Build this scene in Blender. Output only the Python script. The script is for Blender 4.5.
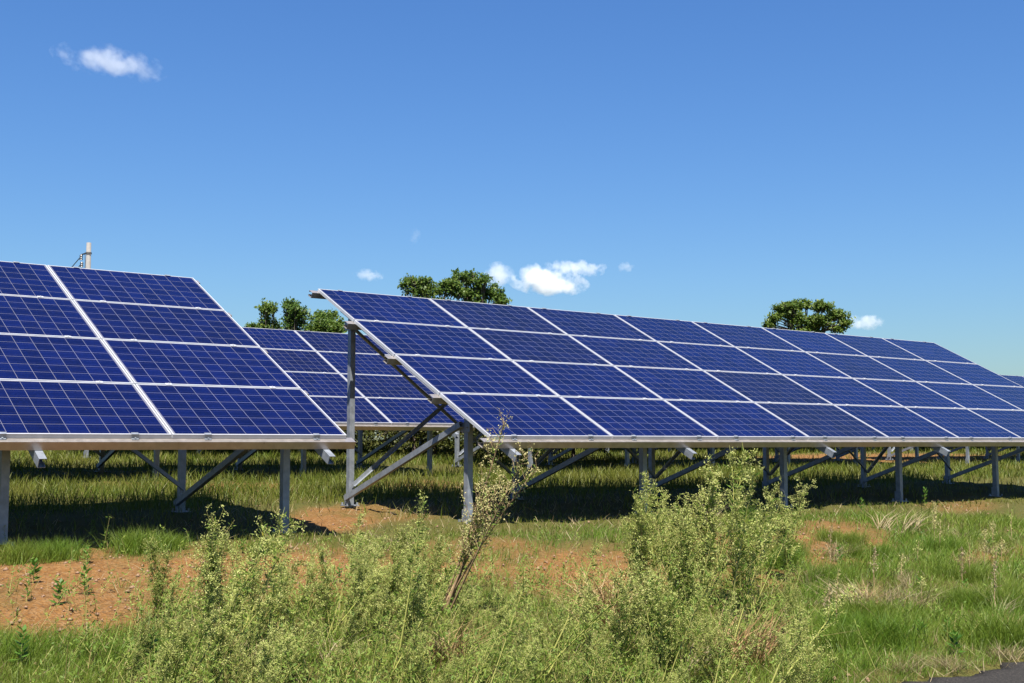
import bpy, bmesh, math, random
import numpy as np
from mathutils import Vector, Matrix

# ------------------------------------------------------------------ camera, sky, sun, exposure
scene = bpy.context.scene
for o in list(bpy.data.objects):
    bpy.data.objects.remove(o)
COL = scene.collection

FPX, YAW, PIT = 1204.14, 0.659511, 0.0833232
CAM = np.array([-7.24025, -9.69830, -0.0636])
FW = np.array([math.sin(YAW) * math.cos(PIT), math.cos(YAW) * math.cos(PIT), math.sin(PIT)])
RT = np.array([math.cos(YAW), -math.sin(YAW), 0.0])
UP = np.cross(RT, FW)

cam = bpy.data.cameras.new('camera')
cam.sensor_width = 36.0
cam.lens = FPX * 36.0 / 1024.0
cam.clip_start = 0.1
cam.clip_end = 20000
cam_ob = bpy.data.objects.new('camera', cam)
COL.objects.link(cam_ob)
M = Matrix(((RT[0], UP[0], -FW[0], CAM[0]), (RT[1], UP[1], -FW[1], CAM[1]), (RT[2], UP[2], -FW[2], CAM[2]), (0, 0, 0, 1)))
cam_ob.matrix_world = M
scene.camera = cam_ob

SUN_DIR = np.array([-0.30, -0.45, 1.0]); SUN_DIR /= np.linalg.norm(SUN_DIR)
SUN_EL = math.asin(SUN_DIR[2]); SUN_AZ = math.atan2(SUN_DIR[0], SUN_DIR[1])
world = bpy.data.worlds.new('World')
scene.world = world
world.use_nodes = True
wn = world.node_tree.nodes; wl = world.node_tree.links
bg = wn['Background']
sky = wn.new('ShaderNodeTexSky')
sky.sky_type = 'NISHITA'
sky.sun_disc = False
sky.sun_elevation = SUN_EL
sky.sun_rotation = SUN_AZ
sky.altitude = 0
sky.air_density = 1.5
sky.dust_density = 0.3
sky.ozone_density = 1.0
hsv = wn.new('ShaderNodeHueSaturation')
hsv.inputs['Saturation'].default_value = 1.15
wl.new(sky.outputs[0], hsv.inputs['Color'])
wb = wn.new('ShaderNodeMix'); wb.data_type = 'RGBA'; wb.blend_type = 'MULTIPLY'      # white balance of the camera
wb.inputs[0].default_value = 1.0
wb.inputs[7].default_value = (0.405, 0.625, 1.02, 1.0)
wl.new(hsv.outputs[0], wb.inputs[6])
wl.new(wb.outputs[2], bg.inputs[0])
bg.inputs[1].default_value = 0.0500

sun = bpy.data.lights.new('sun', 'SUN')
sun.energy = 5.0
sun.angle = math.radians(0.53)
sun.color = (1.0, 0.95, 0.87)
sun_ob = bpy.data.objects.new('sun', sun)
COL.objects.link(sun_ob)
sun_ob.rotation_euler = Vector(SUN_DIR).to_track_quat('Z', 'Y').to_euler()
sun_ob.location = (0, -20, 40)

vs = scene.view_settings
vs.view_transform = 'Standard'
vs.look = 'None'
vs.exposure = 1.40
vs.gamma = 1.0
scene.cycles.volume_bounces = 3
scene.cycles.max_bounces = 8
scene.cycles.transparent_max_bounces = 8
scene.cycles.use_denoising = True

# ------------------------------------------------------------------ helpers
rng = np.random.default_rng(7)
random.seed(5)

def G(x, y):
    """height of the ground"""
    x = np.asarray(x, float); y = np.asarray(y, float)
    up = -0.94 + 0.033 * (y - np.where(y > 20, (y - 20) ** 2 / 16, 0))
    up = np.where(y > 28, -0.94 + 0.033 * 24, up)
    t = np.clip((-0.8 - y) / 5.0, 0, 1)
    dn = -0.94 + 0.033 * np.maximum(y, -0.8) - 0.38 * (0.45 * t + 0.55 * t * t * (3 - 2 * t))
    z = np.where(y > 0, up, dn)
    near = np.clip((y + 6.0) / 1.0, 0, 1)
    b = 0.022 * np.sin(1.7 * x + 0.6 * y) * np.sin(1.3 * y - 0.5 * x + 1) + 0.012 * np.sin(4.1 * x - 1.2 * y) * np.sin(3.7 * y + 0.7 * x)
    return z + b * near

def px_of(P):
    d = P - CAM
    z = d @ FW
    return 512 + FPX * (d @ RT) / z, 341.5 - FPX * (d @ UP) / z, z

def at(px, py):
    """the point of the ground seen at a place of the picture, and its distance along the view"""
    d = FW + RT * (px - 512) / FPX - UP * (py - 341.5) / FPX
    lo, hi = 1.0, 200.0
    for _ in range(60):
        m = (lo + hi) / 2
        p = CAM + d * m
        if p[2] > G(p[0], p[1]): lo = m
        else: hi = m
    return CAM + d * lo, lo

def link(o, parent=None):
    COL.objects.link(o)
    if parent is not None: o.parent = parent
    return o

def tag(o, label=None, cat=None, group=None, kind=None):
    if label: o['label'] = label
    if cat: o['category'] = cat
    if group: o['group'] = group
    if kind: o['kind'] = kind
    return o

def empty(name, loc, rz=0.0):
    o = bpy.data.objects.new(name, None)
    o.empty_display_size = 0.2
    o.location = loc
    o.rotation_euler = (0, 0, rz)
    return link(o)

def children(o):
    return [c for c in bpy.data.objects if c.parent == o]

def copy_tree(o, kids, parent=None):
    c = o.copy(); COL.objects.link(c)
    if parent is not None: c.parent = parent
    for ch in kids.get(o.name, []): copy_tree(ch, kids, c)
    return c

def kid_map():
    k = {}
    for o in bpy.data.objects:
        if o.parent: k.setdefault(o.parent.name, []).append(o)
    return k

def np_mesh(name, V, faces, mats, smooth=False):
    """faces: list of (int array n x k, material index)"""
    me = bpy.data.meshes.new(name)
    V = np.asarray(V, np.float32)
    me.vertices.add(len(V)); me.vertices.foreach_set('co', V.ravel())
    li, ls, lt, mi = [], [], [], []
    s = 0
    for F, m in faces:
        F = np.asarray(F, np.int32)
        if len(F) == 0: continue
        n, k = F.shape
        li.append(F.ravel()); ls.append(s + np.arange(n) * k); lt.append(np.full(n, k)); mi.append(np.full(n, m))
        s += n * k
    li = np.concatenate(li); ls = np.concatenate(ls); lt = np.concatenate(lt); mi = np.concatenate(mi)
    me.loops.add(len(li)); me.loops.foreach_set('vertex_index', li.astype(np.int32))
    me.polygons.add(len(ls)); me.polygons.foreach_set('loop_start', ls.astype(np.int32)); me.polygons.foreach_set('loop_total', lt.astype(np.int32))
    me.polygons.foreach_set('material_index', mi.astype(np.int32))
    if smooth: me.polygons.foreach_set('use_smooth', np.ones(len(ls), bool))
    me.update(calc_edges=True)
    for m in mats: me.materials.append(m)
    return me

def extrude(bm, prof, p0, p1, up, mat=0):
    """sweep a closed 2D outline (u across, v along 'up') from p0 to p1"""
    p0 = Vector(p0); p1 = Vector(p1); d = (p1 - p0).normalized()
    up = Vector(up); v = (up - d * up.dot(d)).normalized(); u = d.cross(v)
    a = [bm.verts.new(p0 + u * x + v * y) for x, y in prof]
    b = [bm.verts.new(p1 + u * x + v * y) for x, y in prof]
    n = len(prof)
    fs = [bm.faces.new((a[i], a[(i + 1) % n], b[(i + 1) % n], b[i])) for i in range(n)]
    fs.append(bm.faces.new(list(reversed(a)))); fs.append(bm.faces.new(b))
    for f in fs: f.material_index = mat

def chan(w, h, t, lip=0.0):
    """a C section, web on the -u side, open towards +u; w across, h along v"""
    a, b = -w / 2, w / 2; c, d = -h / 2, h / 2
    if lip:
        return [(a, c), (b, c), (b, c + lip), (b - t, c + lip), (b - t, c + t), (a + t, c + t), (a + t, d - t), (b - t, d - t), (b - t, d - lip), (b, d - lip), (b, d), (a, d)]
    return [(a, c), (b, c), (b, c + t), (a + t, c + t), (a + t, d - t), (b, d - t), (b, d), (a, d)]

def mirror(P): return [(-x, y) for x, y in reversed(P)]
def rect(w, h): return [(-w / 2, -h / 2), (w / 2, -h / 2), (w / 2, h / 2), (-w / 2, h / 2)]
def ell(w, h, t): return [(-w / 2, -h / 2), (w / 2, -h / 2), (w / 2, -h / 2 + t), (-w / 2 + t, -h / 2 + t), (-w / 2 + t, h / 2), (-w / 2, h / 2)]

def box(bm, x0, x1, y0, y1, z0, z1, mat=0):
    vs_ = [bm.verts.new(p) for p in ((x0, y0, z0), (x1, y0, z0), (x1, y1, z0), (x0, y1, z0), (x0, y0, z1), (x1, y0, z1), (x1, y1, z1), (x0, y1, z1))]
    for f in ((0, 3, 2, 1), (4, 5, 6, 7), (0, 1, 5, 4), (1, 2, 6, 5), (2, 3, 7, 6), (3, 0, 4, 7)):
        bm.faces.new([vs_[i] for i in f]).material_index = mat

def mesh_of(name, bm, *mats, fix=True):
    if fix: bmesh.ops.recalc_face_normals(bm, faces=bm.faces)
    me = bpy.data.meshes.new(name)
    bm.to_mesh(me); bm.free()
    for m in mats: me.materials.append(m)
    return me

def obj(name, me, parent=None, loc=None, rot=None):
    o = bpy.data.objects.new(name, me)
    if loc is not None: o.location = loc
    if rot is not None: o.rotation_euler = rot
    return link(o, parent)

# ------------------------------------------------------------------ materials
def new_mat(name):
    m = bpy.data.materials.new(name); m.use_nodes = True
    nt = m.node_tree
    return m, nt.nodes, nt.links, nt.nodes['Principled BSDF']

def math_node(n, l, op, a, b=None, c=None):
    x = n.new('ShaderNodeMath'); x.operation = op
    for i, v in enumerate((a, b, c)):
        if v is None: continue
        if isinstance(v, (int, float)): x.inputs[i].default_value = v
        else: l.new(v, x.inputs[i])
    return x.outputs[0]

def mix_rgb(n, l, fac, a, b, mode='MIX'):
    x = n.new('ShaderNodeMix'); x.data_type = 'RGBA'; x.blend_type = mode
    for i, v in ((0, fac), (6, a), (7, b)):
        if isinstance(v, (int, float)): x.inputs[i].default_value = v
        elif isinstance(v, tuple): x.inputs[i].default_value = (*v, 1) if len(v) == 3 else v
        else: l.new(v, x.inputs[i])
    return x.outputs[2]

def noise(n, l, scale, detail=3, vec=None, rough=0.5):
    x = n.new('ShaderNodeTexNoise'); x.inputs['Scale'].default_value = scale; x.inputs['Detail'].default_value = detail; x.inputs['Roughness'].default_value = rough
    if vec is not None: l.new(vec, x.inputs['Vector'])
    return x.outputs[0]

def ramp(n, l, fac, stops):
    x = n.new('ShaderNodeValToRGB')
    el = x.color_ramp.elements
    while len(el) < len(stops): el.new(0.5)
    for e, (p, c) in zip(el, stops):
        e.position = p; e.color = (*c, 1)
    l.new(fac, x.inputs[0])
    return x.outputs[0]

def bump(n, l, b, height, strength, dist):
    x = n.new('ShaderNodeBump'); x.inputs['Strength'].default_value = strength; x.inputs['Distance'].default_value = dist
    l.new(height, x.inputs['Height']); l.new(x.outputs[0], b.inputs['Normal'])

def metal_mat(name, c, metallic, rough, var=0.12, sc=14.0):
    m, n, l, b = new_mat(name)
    tc = n.new('ShaderNodeTexCoord')
    oi = n.new('ShaderNodeObjectInfo')
    v = n.new('ShaderNodeVectorMath'); v.operation = 'ADD'
    l.new(tc.outputs['Object'], v.inputs[0]); l.new(oi.outputs['Random'], v.inputs[1])
    f = noise(n, l, sc, 4, v.outputs[0])
    lo = tuple(x * (1 - var) for x in c); hi = tuple(min(1, x * (1 + var)) for x in c)
    l.new(ramp(n, l, f, [(0.3, lo), (0.7, hi)]), b.inputs['Base Color'])
    b.inputs['Metallic'].default_value = metallic
    l.new(math_node(n, l, 'MULTIPLY_ADD', f, 0.25, rough - 0.12), b.inputs['Roughness'])
    return m

M_STEEL = metal_mat('galvanised_steel', (0.2219, 0.2404, 0.2663), 0.4, 0.45, 0.2)
M_PURLIN = metal_mat('galvanised_purlin', (0.4300, 0.3870, 0.3526), 0.72, 0.33)
M_ALU = metal_mat('anodised_aluminium', (0.4042, 0.4128, 0.4300), 0.12, 0.36, 0.05)

PW, PH = 1.658, 0.999      # panel size
MX, MY = 0.027, 0.017      # white margin plus frame before the first cell

def cell_mat():
    m, n, l, b = new_mat('silicon_cells')
    tc = n.new('ShaderNodeTexCoord'); sp = n.new('ShaderNodeSeparateXYZ'); l.new(tc.outputs['Object'], sp.inputs[0])
    oi = n.new('ShaderNodeObjectInfo')
    cx = (PW - 2 * MX) / 10; cy = (PH - 2 * MY) / 6
    u = math_node(n, l, 'DIVIDE', math_node(n, l, 'SUBTRACT', sp.outputs[0], MX), cx)
    v = math_node(n, l, 'DIVIDE', math_node(n, l, 'SUBTRACT', sp.outputs[1], MY), cy)
    def edge(q, size, g):           # 1 on the gap between cells
        f = math_node(n, l, 'FRACT', q)
        d = math_node(n, l, 'ABSOLUTE', math_node(n, l, 'SUBTRACT', f, 0.5))
        return math_node(n, l, 'GREATER_THAN', d, 0.5 - g / size)
    gu = edge(u, cx, 0.0022); gv = edge(v, cy, 0.0022)
    out = math_node(n, l, 'MAXIMUM',
                    math_node(n, l, 'GREATER_THAN', math_node(n, l, 'ABSOLUTE', math_node(n, l, 'SUBTRACT', u, 5.0)), 5.0),
                    math_node(n, l, 'GREATER_THAN', math_node(n, l, 'ABSOLUTE', math_node(n, l, 'SUBTRACT', v, 3.0)), 3.0))
    gap = math_node(n, l, 'MAXIMUM', math_node(n, l, 'MAXIMUM', gu, gv), out)
    # bus bars, two per cell, along the long side
    fb = math_node(n, l, 'FRACT', math_node(n, l, 'MULTIPLY', v, 2.0))
    bus = math_node(n, l, 'LESS_THAN', math_node(n, l, 'ABSOLUTE', math_node(n, l, 'SUBTRACT', fb, 0.5)), 0.010)
    # each cell has its own shade
    cv = n.new('ShaderNodeCombineXYZ')
    l.new(math_node(n, l, 'FLOOR', u), cv.inputs[0]); l.new(math_node(n, l, 'FLOOR', v), cv.inputs[1])
    l.new(math_node(n, l, 'MULTIPLY', oi.outputs['Random'], 57.0), cv.inputs[2])
    wn_ = n.new('ShaderNodeTexWhiteNoise'); l.new(cv.outputs[0], wn_.inputs['Vector'])
    vo = n.new('ShaderNodeTexVoronoi'); vo.inputs['Scale'].default_value = 70; l.new(tc.outputs['Object'], vo.inputs['Vector'])
    sep = n.new('ShaderNodeSeparateColor'); l.new(vo.outputs['Color'], sep.inputs[0])
    t = math_node(n, l, 'ADD', math_node(n, l, 'MULTIPLY', wn_.outputs['Value'], 0.5), math_node(n, l, 'MULTIPLY', sep.outputs[0], 0.5))
    cell = ramp(n, l, t, [(0.1, (0.0009, 0.0026, 0.024)), (0.9, (0.0017, 0.0054, 0.048))])
    wn2 = n.new('ShaderNodeTexWhiteNoise'); wn2.noise_dimensions = '1D'; l.new(oi.outputs['Random'], wn2.inputs['W'])
    tint = ramp(n, l, wn2.outputs['Value'], [(0.0, (0.80, 0.90, 1.02)), (0.45, (1.0, 1.0, 1.12)), (0.7, (1.2, 0.92, 0.92)), (0.88, (1.9, 0.95, 0.74)), (1.0, (2.1, 1.0, 0.66))])
    cell = mix_rgb(n, l, 1.0, cell, tint, 'MULTIPLY')
    c = mix_rgb(n, l, math_node(n, l, 'MULTIPLY', bus, 0.12), cell, (0.20, 0.20, 0.26))
    c = mix_rgb(n, l, gap, c, (0.1118, 0.1118, 0.1376))
    # thin film of dust
    f = noise(n, l, 3.0, 5, tc.outputs['Object'])
    c = mix_rgb(n, l, math_node(n, l, 'MULTIPLY', f, 0.005), c, (0.5, 0.45, 0.38))
    l.new(c, b.inputs['Base Color'])
    b.inputs['Roughness'].default_value = 0.15
    b.inputs['IOR'].default_value = 1.23
    return m
M_CELL = cell_mat()
def plain(name, c, rough=0.6):
    m, n, l, b = new_mat(name)
    tc = n.new('ShaderNodeTexCoord')
    f = noise(n, l, 9, 4, tc.outputs['Object'])
    l.new(ramp(n, l, f, [(0.3, tuple(x * 0.88 for x in c)), (0.7, tuple(min(1, x * 1.1) for x in c))]), b.inputs['Base Color'])
    b.inputs['Roughness'].default_value = rough
    return m
M_BACK = plain('white_backsheet', (0.7, 0.7, 0.7))
M_BLACK = plain('black_plastic', (0.02, 0.02, 0.022), 0.4)
M_CONC = plain('pole_concrete', (0.19, 0.18, 0.165), 0.85)

def plant_mat(name, stops, trans=0.35, rough=0.6, patch=None, island=True):
    m, n, l, b = new_mat(name)
    ge = n.new('ShaderNodeNewGeometry')
    oi = n.new('ShaderNodeObjectInfo')
    r = ge.outputs['Random Per Island']
    r = math_node(n, l, 'FRACT', math_node(n, l, 'ADD', math_node(n, l, 'MULTIPLY', r, 0.75), math_node(n, l, 'MULTIPLY', oi.outputs['Random'], 0.25)))
    c = ramp(n, l, r, stops)
    if patch:
        f = noise(n, l, patch[0], 3, ge.outputs['Position'])
        k = ramp(n, l, f, [(0.40, (0, 0, 0)), (0.62, (1, 1, 1))])
        c = mix_rgb(n, l, math_node(n, l, 'MULTIPLY', k, patch[2]), c, patch[1])
    l.new(c, b.inputs['Base Color']); b.inputs['Roughness'].default_value = rough
    b.inputs['Specular IOR Level'].default_value = 0.25
    tr = n.new('ShaderNodeBsdfTranslucent'); l.new(c, tr.inputs[0])
    mx = n.new('ShaderNodeMixShader'); mx.inputs[0].default_value = trans
    l.new(b.outputs[0], mx.inputs[1]); l.new(tr.outputs[0], mx.inputs[2])
    l.new(mx.outputs[0], n['Material Output'].inputs[0])
    return m

M_GRASS = plant_mat('grass_blades', [(0.0, (0.0449, 0.0822, 0.0076)), (0.45, (0.0930, 0.1304, 0.0121)), (0.8, (0.1418, 0.1608, 0.0222)), (0.93, (0.2165, 0.1868, 0.0633)), (1.0, (0.2835, 0.2317, 0.1044))], 0.40, 0.5, (0.55, (0.1582, 0.1455, 0.0266), 0.5))
M_LAWN = plant_mat('fine_grass', [(0.0, (0.0472, 0.1108, 0.0072)), (0.5, (0.0983, 0.1722, 0.0138)), (0.85, (0.1489, 0.2076, 0.0269)), (1.0, (0.2671, 0.2559, 0.0834))], 0.40, 0.5, (0.8, (0.1571, 0.1806, 0.0249), 0.5))
M_DRY = plant_mat('dry_grass', [(0.0, (0.1590, 0.1027, 0.0431)), (0.5, (0.2782, 0.2186, 0.1126)), (1.0, (0.3577, 0.2981, 0.1855))], 0.25)
M_STRAW = plant_mat('brown_dry_grass', [(0.0, (0.1573, 0.0787, 0.0315)), (0.5, (0.2832, 0.1888, 0.0787)), (1.0, (0.3933, 0.2989, 0.1573))], 0.2)
M_WLEAF = plant_mat('weed_leaves', [(0.0, (0.0639, 0.1280, 0.0150)), (0.5, (0.1319, 0.2000, 0.0272)), (0.9, (0.2212, 0.2640, 0.0511)), (1.0, (0.3743, 0.3062, 0.0340))], 0.4)
M_WHEAD = plant_mat('weed_seed_heads', [(0.0, (0.1866, 0.2331, 0.0466)), (0.5, (0.3169, 0.3454, 0.0889)), (1.0, (0.4663, 0.4474, 0.1771))], 0.35)
M_BHEAD = plant_mat('ripe_seed_heads', [(0.0, (0.2517, 0.2412, 0.0734)), (0.5, (0.3985, 0.3671, 0.1363)), (1.0, (0.4824, 0.4195, 0.1993))], 0.35)
M_WSTEM = plant_mat('weed_stems', [(0.0, (0.2153, 0.2484, 0.0580)), (0.6, (0.3478, 0.3312, 0.0994)), (1.0, (0.2153, 0.1242, 0.0580))], 0.1)
M_YSTEM = plant_mat('yellow_stems', [(0.0, (0.2484, 0.2732, 0.0580)), (1.0, (0.3809, 0.3560, 0.1076))], 0.1)
M_BSTEM = plant_mat('brown_stems', [(0.0, (0.1481, 0.0900, 0.0476)), (1.0, (0.3597, 0.2539, 0.1375))], 0.1)
M_HERB = plant_mat('herb_leaves', [(0.0, (0.0414, 0.1057, 0.0112)), (1.0, (0.0978, 0.1885, 0.0263))], 0.4, 0.45)
M_TREE = plant_mat('tree_leaves', [(0.0, (0.0311, 0.0738, 0.0101)), (0.6, (0.0788, 0.1308, 0.0182)), (1.0, (0.1678, 0.2098, 0.0368))], 0.4, 0.5)
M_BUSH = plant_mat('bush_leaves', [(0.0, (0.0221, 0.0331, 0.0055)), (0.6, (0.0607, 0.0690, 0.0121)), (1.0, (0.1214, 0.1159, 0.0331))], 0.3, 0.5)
M_BARK = plain('bark', (0.10, 0.075, 0.055), 0.9)

def ground_mat():
    m, n, l, b = new_mat('orange_soil')
    ge = n.new('ShaderNodeNewGeometry'); pos = ge.outputs['Position']
    f1 = noise(n, l, 0.9, 5, pos); f2 = noise(n, l, 14, 5, pos, 0.65); f3 = noise(n, l, 85, 3, pos, 0.7)
    vo = n.new('ShaderNodeTexVoronoi'); vo.inputs['Scale'].default_value = 55; l.new(pos, vo.inputs['Vector'])
    sep = n.new('ShaderNodeSeparateColor'); l.new(vo.outputs['Color'], sep.inputs[0])
    c = ramp(n, l, f2, [(0.28, (0.1277, 0.0542, 0.0157)), (0.5, (0.1935, 0.0905, 0.0272)), (0.75, (0.2399, 0.1316, 0.0511))])
    c = mix_rgb(n, l, math_node(n, l, 'MULTIPLY', f1, 0.35), c, (0.1316, 0.0774, 0.0307))
    c = mix_rgb(n, l, math_node(n, l, 'MULTIPLY', math_node(n, l, 'GREATER_THAN', sep.outputs[0], 0.72), 0.45), c, (0.2322, 0.1471, 0.0715))
    c = mix_rgb(n, l, math_node(n, l, 'MULTIPLY', math_node(n, l, 'LESS_THAN', sep.outputs[1], 0.2), 0.5), c, (0.0697, 0.0348, 0.0150))
    at_ = n.new('ShaderNodeAttribute'); at_.attribute_name = 'thatch'
    th = math_node(n, l, 'MULTIPLY', at_.outputs['Fac'], ramp(n, l, f2, [(0.25, (0.75, 0.75, 0.75)), (0.6, (1, 1, 1))]))
    g = ramp(n, l, f3, [(0.25, (0.0348, 0.0348, 0.0095)), (0.55, (0.0697, 0.0735, 0.0177)), (0.8, (0.1238, 0.1084, 0.0375))])
    c = mix_rgb(n, l, th, c, g)
    l.new(c, b.inputs['Base Color']); b.inputs['Roughness'].default_value = 0.95
    b.inputs['Specular IOR Level'].default_value = 0.1
    h = math_node(n, l, 'ADD', math_node(n, l, 'MULTIPLY', f3, 0.5), math_node(n, l, 'MULTIPLY', vo.outputs['Distance'], 0.9))
    bump(n, l, b, h, 0.9, 0.02)
    return m
M_GROUND = ground_mat()

def asphalt_mat():
    m, n, l, b = new_mat('asphalt')
    ge = n.new('ShaderNodeNewGeometry'); pos = ge.outputs['Position']
    f = noise(n, l, 75, 3, pos, 0.9); g = noise(n, l, 1.5, 4, pos)
    c = ramp(n, l, f, [(0.3, (0.008, 0.008, 0.008)), (0.55, (0.026, 0.024, 0.022)), (0.72, (0.12, 0.105, 0.09))])
    c = mix_rgb(n, l, math_node(n, l, 'MULTIPLY', g, 0.25), c, (0.06, 0.05, 0.04))
    l.new(c, b.inputs['Base Color']); b.inputs['Roughness'].default_value = 0.95; b.inputs['Specular IOR Level'].default_value = 0.15
    bump(n, l, b, f, 0.8, 0.01)
    return m
M_ASPH = asphalt_mat()

# ------------------------------------------------------------------ ground and road
# bare soil shows where these blobs lie (centre, half sizes, strength), given where they are seen
BARE = [(40, 590, 130, 48, 1.3), (255, 574, 195, 30, 1.15), (335, 520, 48, 14, 1.2), (480, 560, 95, 22, 0.85), (585, 575, 90, 30, 1.0),
        (832, 545, 62, 26, 1.0), (755, 570, 60, 22, 0.7), (690, 545, 60, 18, 0.7), (240, 488, 60, 6, 0.8), (150, 484, 50, 5, 0.6), (420, 485, 60, 5, 0.55),
        (880, 458, 130, 5, 1.2), (960, 505, 40, 8, 0.5), (300, 522, 30, 8, 0.9), (1000, 555, 40, 10, 0.5), (390, 512, 60, 10, 0.5)]
def bare(x, y):
    P = np.stack([x, y, G(x, y)], -1)
    px, py, z = px_of(P)
    v = np.zeros_like(px)
    for cx, cy, rx, ry, s in BARE:
        q = ((px - cx) / rx) ** 2 + ((py - cy) / ry) ** 2
        v = np.maximum(v, s * np.clip(1.35 - q, 0, 1))
    px2 = px  # broken edges
    w = 0.5 + 0.5 * np.sin(2.3 * x + 1.1 * y) * np.sin(1.9 * y - 0.8 * x) + 0.35 * np.sin(6.1 * x + 2.2 * y) * np.sin(5.3 * y - 1.7 * x)
    v = np.where(z > 1, v, 0)
    # finer noise breaks the soil patches up further
    w = w + 0.45 * np.sin(13.7 * x - 4.1 * y) * np.sin(11.9 * y + 5.3 * x)
    return np.clip(v * (0.55 + 0.62 * w), 0, 0.97)

def build_ground():
    def axis(fine0, fine1, step, far):
        a = list(np.arange(fine0, fine1, step))
        s, x = step, fine1
        while x < far: a.append(x); s *= 1.35; x += s
        a.append(far)
        s, x = step, fine0
        lo = []
        while x > -far: s *= 1.35; x -= s; lo.append(max(x, -far))
        return np.array(sorted(set(lo + a)))
    xs = axis(-11, 26, 0.14, 4000); ys = axis(-5.85, 14, 0.12, 4000)
    ys = ys[(ys > -5.78) | (ys < -13)]
    ys = np.sort(np.concatenate([ys, [-5.86, -12.2]]))
    X, Y = np.meshgrid(xs, ys)
    Z = G(X, Y)
    bp = np.random.default_rng(3).normal(0, 0.011, Z.shape)
    Z = Z + np.where((X > -11) & (X < 26) & (Y < 14) & (Y > -5.8), bp, 0)
    Z = np.where((Y <= -5.83) & (Y >= -12.3), -1.42, Z)
    Z = np.where(Y < -12.3, -1.36, Z)
    V = np.stack([X, Y, Z], -1).reshape(-1, 3)
    ny, nx = X.shape
    i = np.arange(nx * ny).reshape(ny, nx)
    F = np.stack([i[:-1, :-1], i[:-1, 1:], i[1:, 1:], i[1:, :-1]], -1).reshape(-1, 4)
    me = np_mesh('ground', V, [(F, 0)], [M_GROUND], True)
    a = me.attributes.new('thatch', 'FLOAT', 'POINT')
    a.data.foreach_set('value', (1 - bare(X.ravel(), Y.ravel())).astype(np.float32))
    tag(obj('ground', me), kind='structure')
    # the road the photographer stands on, with a crumbled edge
    xe = np.concatenate([[-600, -60], np.arange(-12, 14, 0.05), [60, 600]])
    r = np.random.default_rng(11)
    ye = -5.80 + 0.05 * np.sin(xe * 2.1) + 0.03 * np.sin(xe * 7.3) + 0.02 * np.sin(xe * 19.0) + r.normal(0, 0.02, len(xe))
    n = len(xe)
    rows = [np.stack([xe, ye + 0.012, np.full(n, -1.45)], 1), np.stack([xe, ye, np.full(n, -1.352)], 1), np.stack([xe, ye - 0.12, np.full(n, -1.335)], 1),
            np.stack([xe, np.full(n, -9.0), np.full(n, -1.31)], 1), np.stack([xe, np.full(n, -12.1), np.full(n, -1.335)], 1), np.stack([xe, np.full(n, -12.15), np.full(n, -1.45)], 1)]
    V = np.concatenate(rows)
    F = np.concatenate([np.stack([np.arange(n - 1) + k * n, np.arange(n - 1) + (k + 1) * n, np.arange(1, n) + (k + 1) * n, np.arange(1, n) + k * n], 1) for k in range(5)])
    tag(obj('road', np_mesh('road', V, [(F, 0)], [M_ASPH], False)), kind='structure')
build_ground()

# ------------------------------------------------------------------ solar arrays
TILT = 0.4746776
RP, CP = 1.01382, 1.67
ct, st = math.cos(TILT), math.sin(TILT)
HB = 0.94                      # height of the lower panel edge
NV = np.array([0, -st, ct])    # normal of the panel plane
def S(x, s, n=0.0):
    """a point of an array: along the row, up the slope, off the panel plane"""
    return Vector((x, s * ct - n * st, HB + s * st + n * ct))

def panel_meshes():
    bm = bmesh.new()
    box(bm, 0.004, PW - 0.004, 0.004, PH - 0.004, -0.008, -0.002, 1)
    for f in bm.faces:
        if f.calc_center_median().z > -0.0025: f.material_index = 0
    p = mesh_of('solar_panel', bm, M_CELL, M_BACK)
    bm = bmesh.new()
    w = 0.011
    for (x0, x1, y0, y1) in ((0, w, 0, PH), (PW - w, PW, 0, PH)):
        box(bm, x0, x1, y0, y1, -0.001, 0.0)
    for (x0, x1, y0, y1) in ((w, PW - w, 0, w), (w, PW - w, PH - w, PH)):
        box(bm, x0, x1, y0, y1, -0.001, 0.0)
    t = 0.0025
    box(bm, 0, t, 0, PH, -0.036, -0.0012); box(bm, PW - t, PW, 0, PH, -0.036, -0.0012)
    box(bm, t, PW - t, 0, t, -0.036, -0.0012); box(bm, t, PW - t, PH - t, PH, -0.036, -0.0012)
    box(bm, t, 0.03, t, PH - t, -0.036, -0.034); box(bm, PW - 0.03, PW - t, t, PH - t, -0.036, -0.034)
    return p, mesh_of('panel_frame', bm, M_ALU)
ME_PANEL, ME_FRAME = panel_meshes()

def clamp_mesh():
    bm = bmesh.new()
    box(bm, -0.03, 0.03, -0.016, 0.016, 0.0015, 0.006)
    box(bm, -0.03, 0.03, -0.005, 0.005, -0.037, 0.0015)
    bmesh.ops.create_cone(bm, cap_ends=True, segments=6, radius1=0.008, radius2=0.008, depth=0.007, matrix=Matrix.Translation((0, 0, 0.0095)))
    return mesh_of('panel_clamp', bm, M_ALU)
ME_CLAMP = clamp_mesh()
def end_clamp_mesh():
    bm = bmesh.new()
    box(bm, -0.03, 0.03, -0.004, 0.022, 0.0015, 0.006)
    box(bm, -0.03, 0.03, -0.010, -0.004, -0.037, 0.006)
    box(bm, -0.03, 0.03, -0.030, -0.010, -0.037, -0.031)
    bmesh.ops.create_cone(bm, cap_ends=True, segments=6, radius1=0.008, radius2=0.008, depth=0.01, matrix=Matrix.Translation((0, -0.02, -0.026)))
    return mesh_of('panel_clamp', bm, M_STEEL)
ME_END = end_clamp_mesh()

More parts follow.
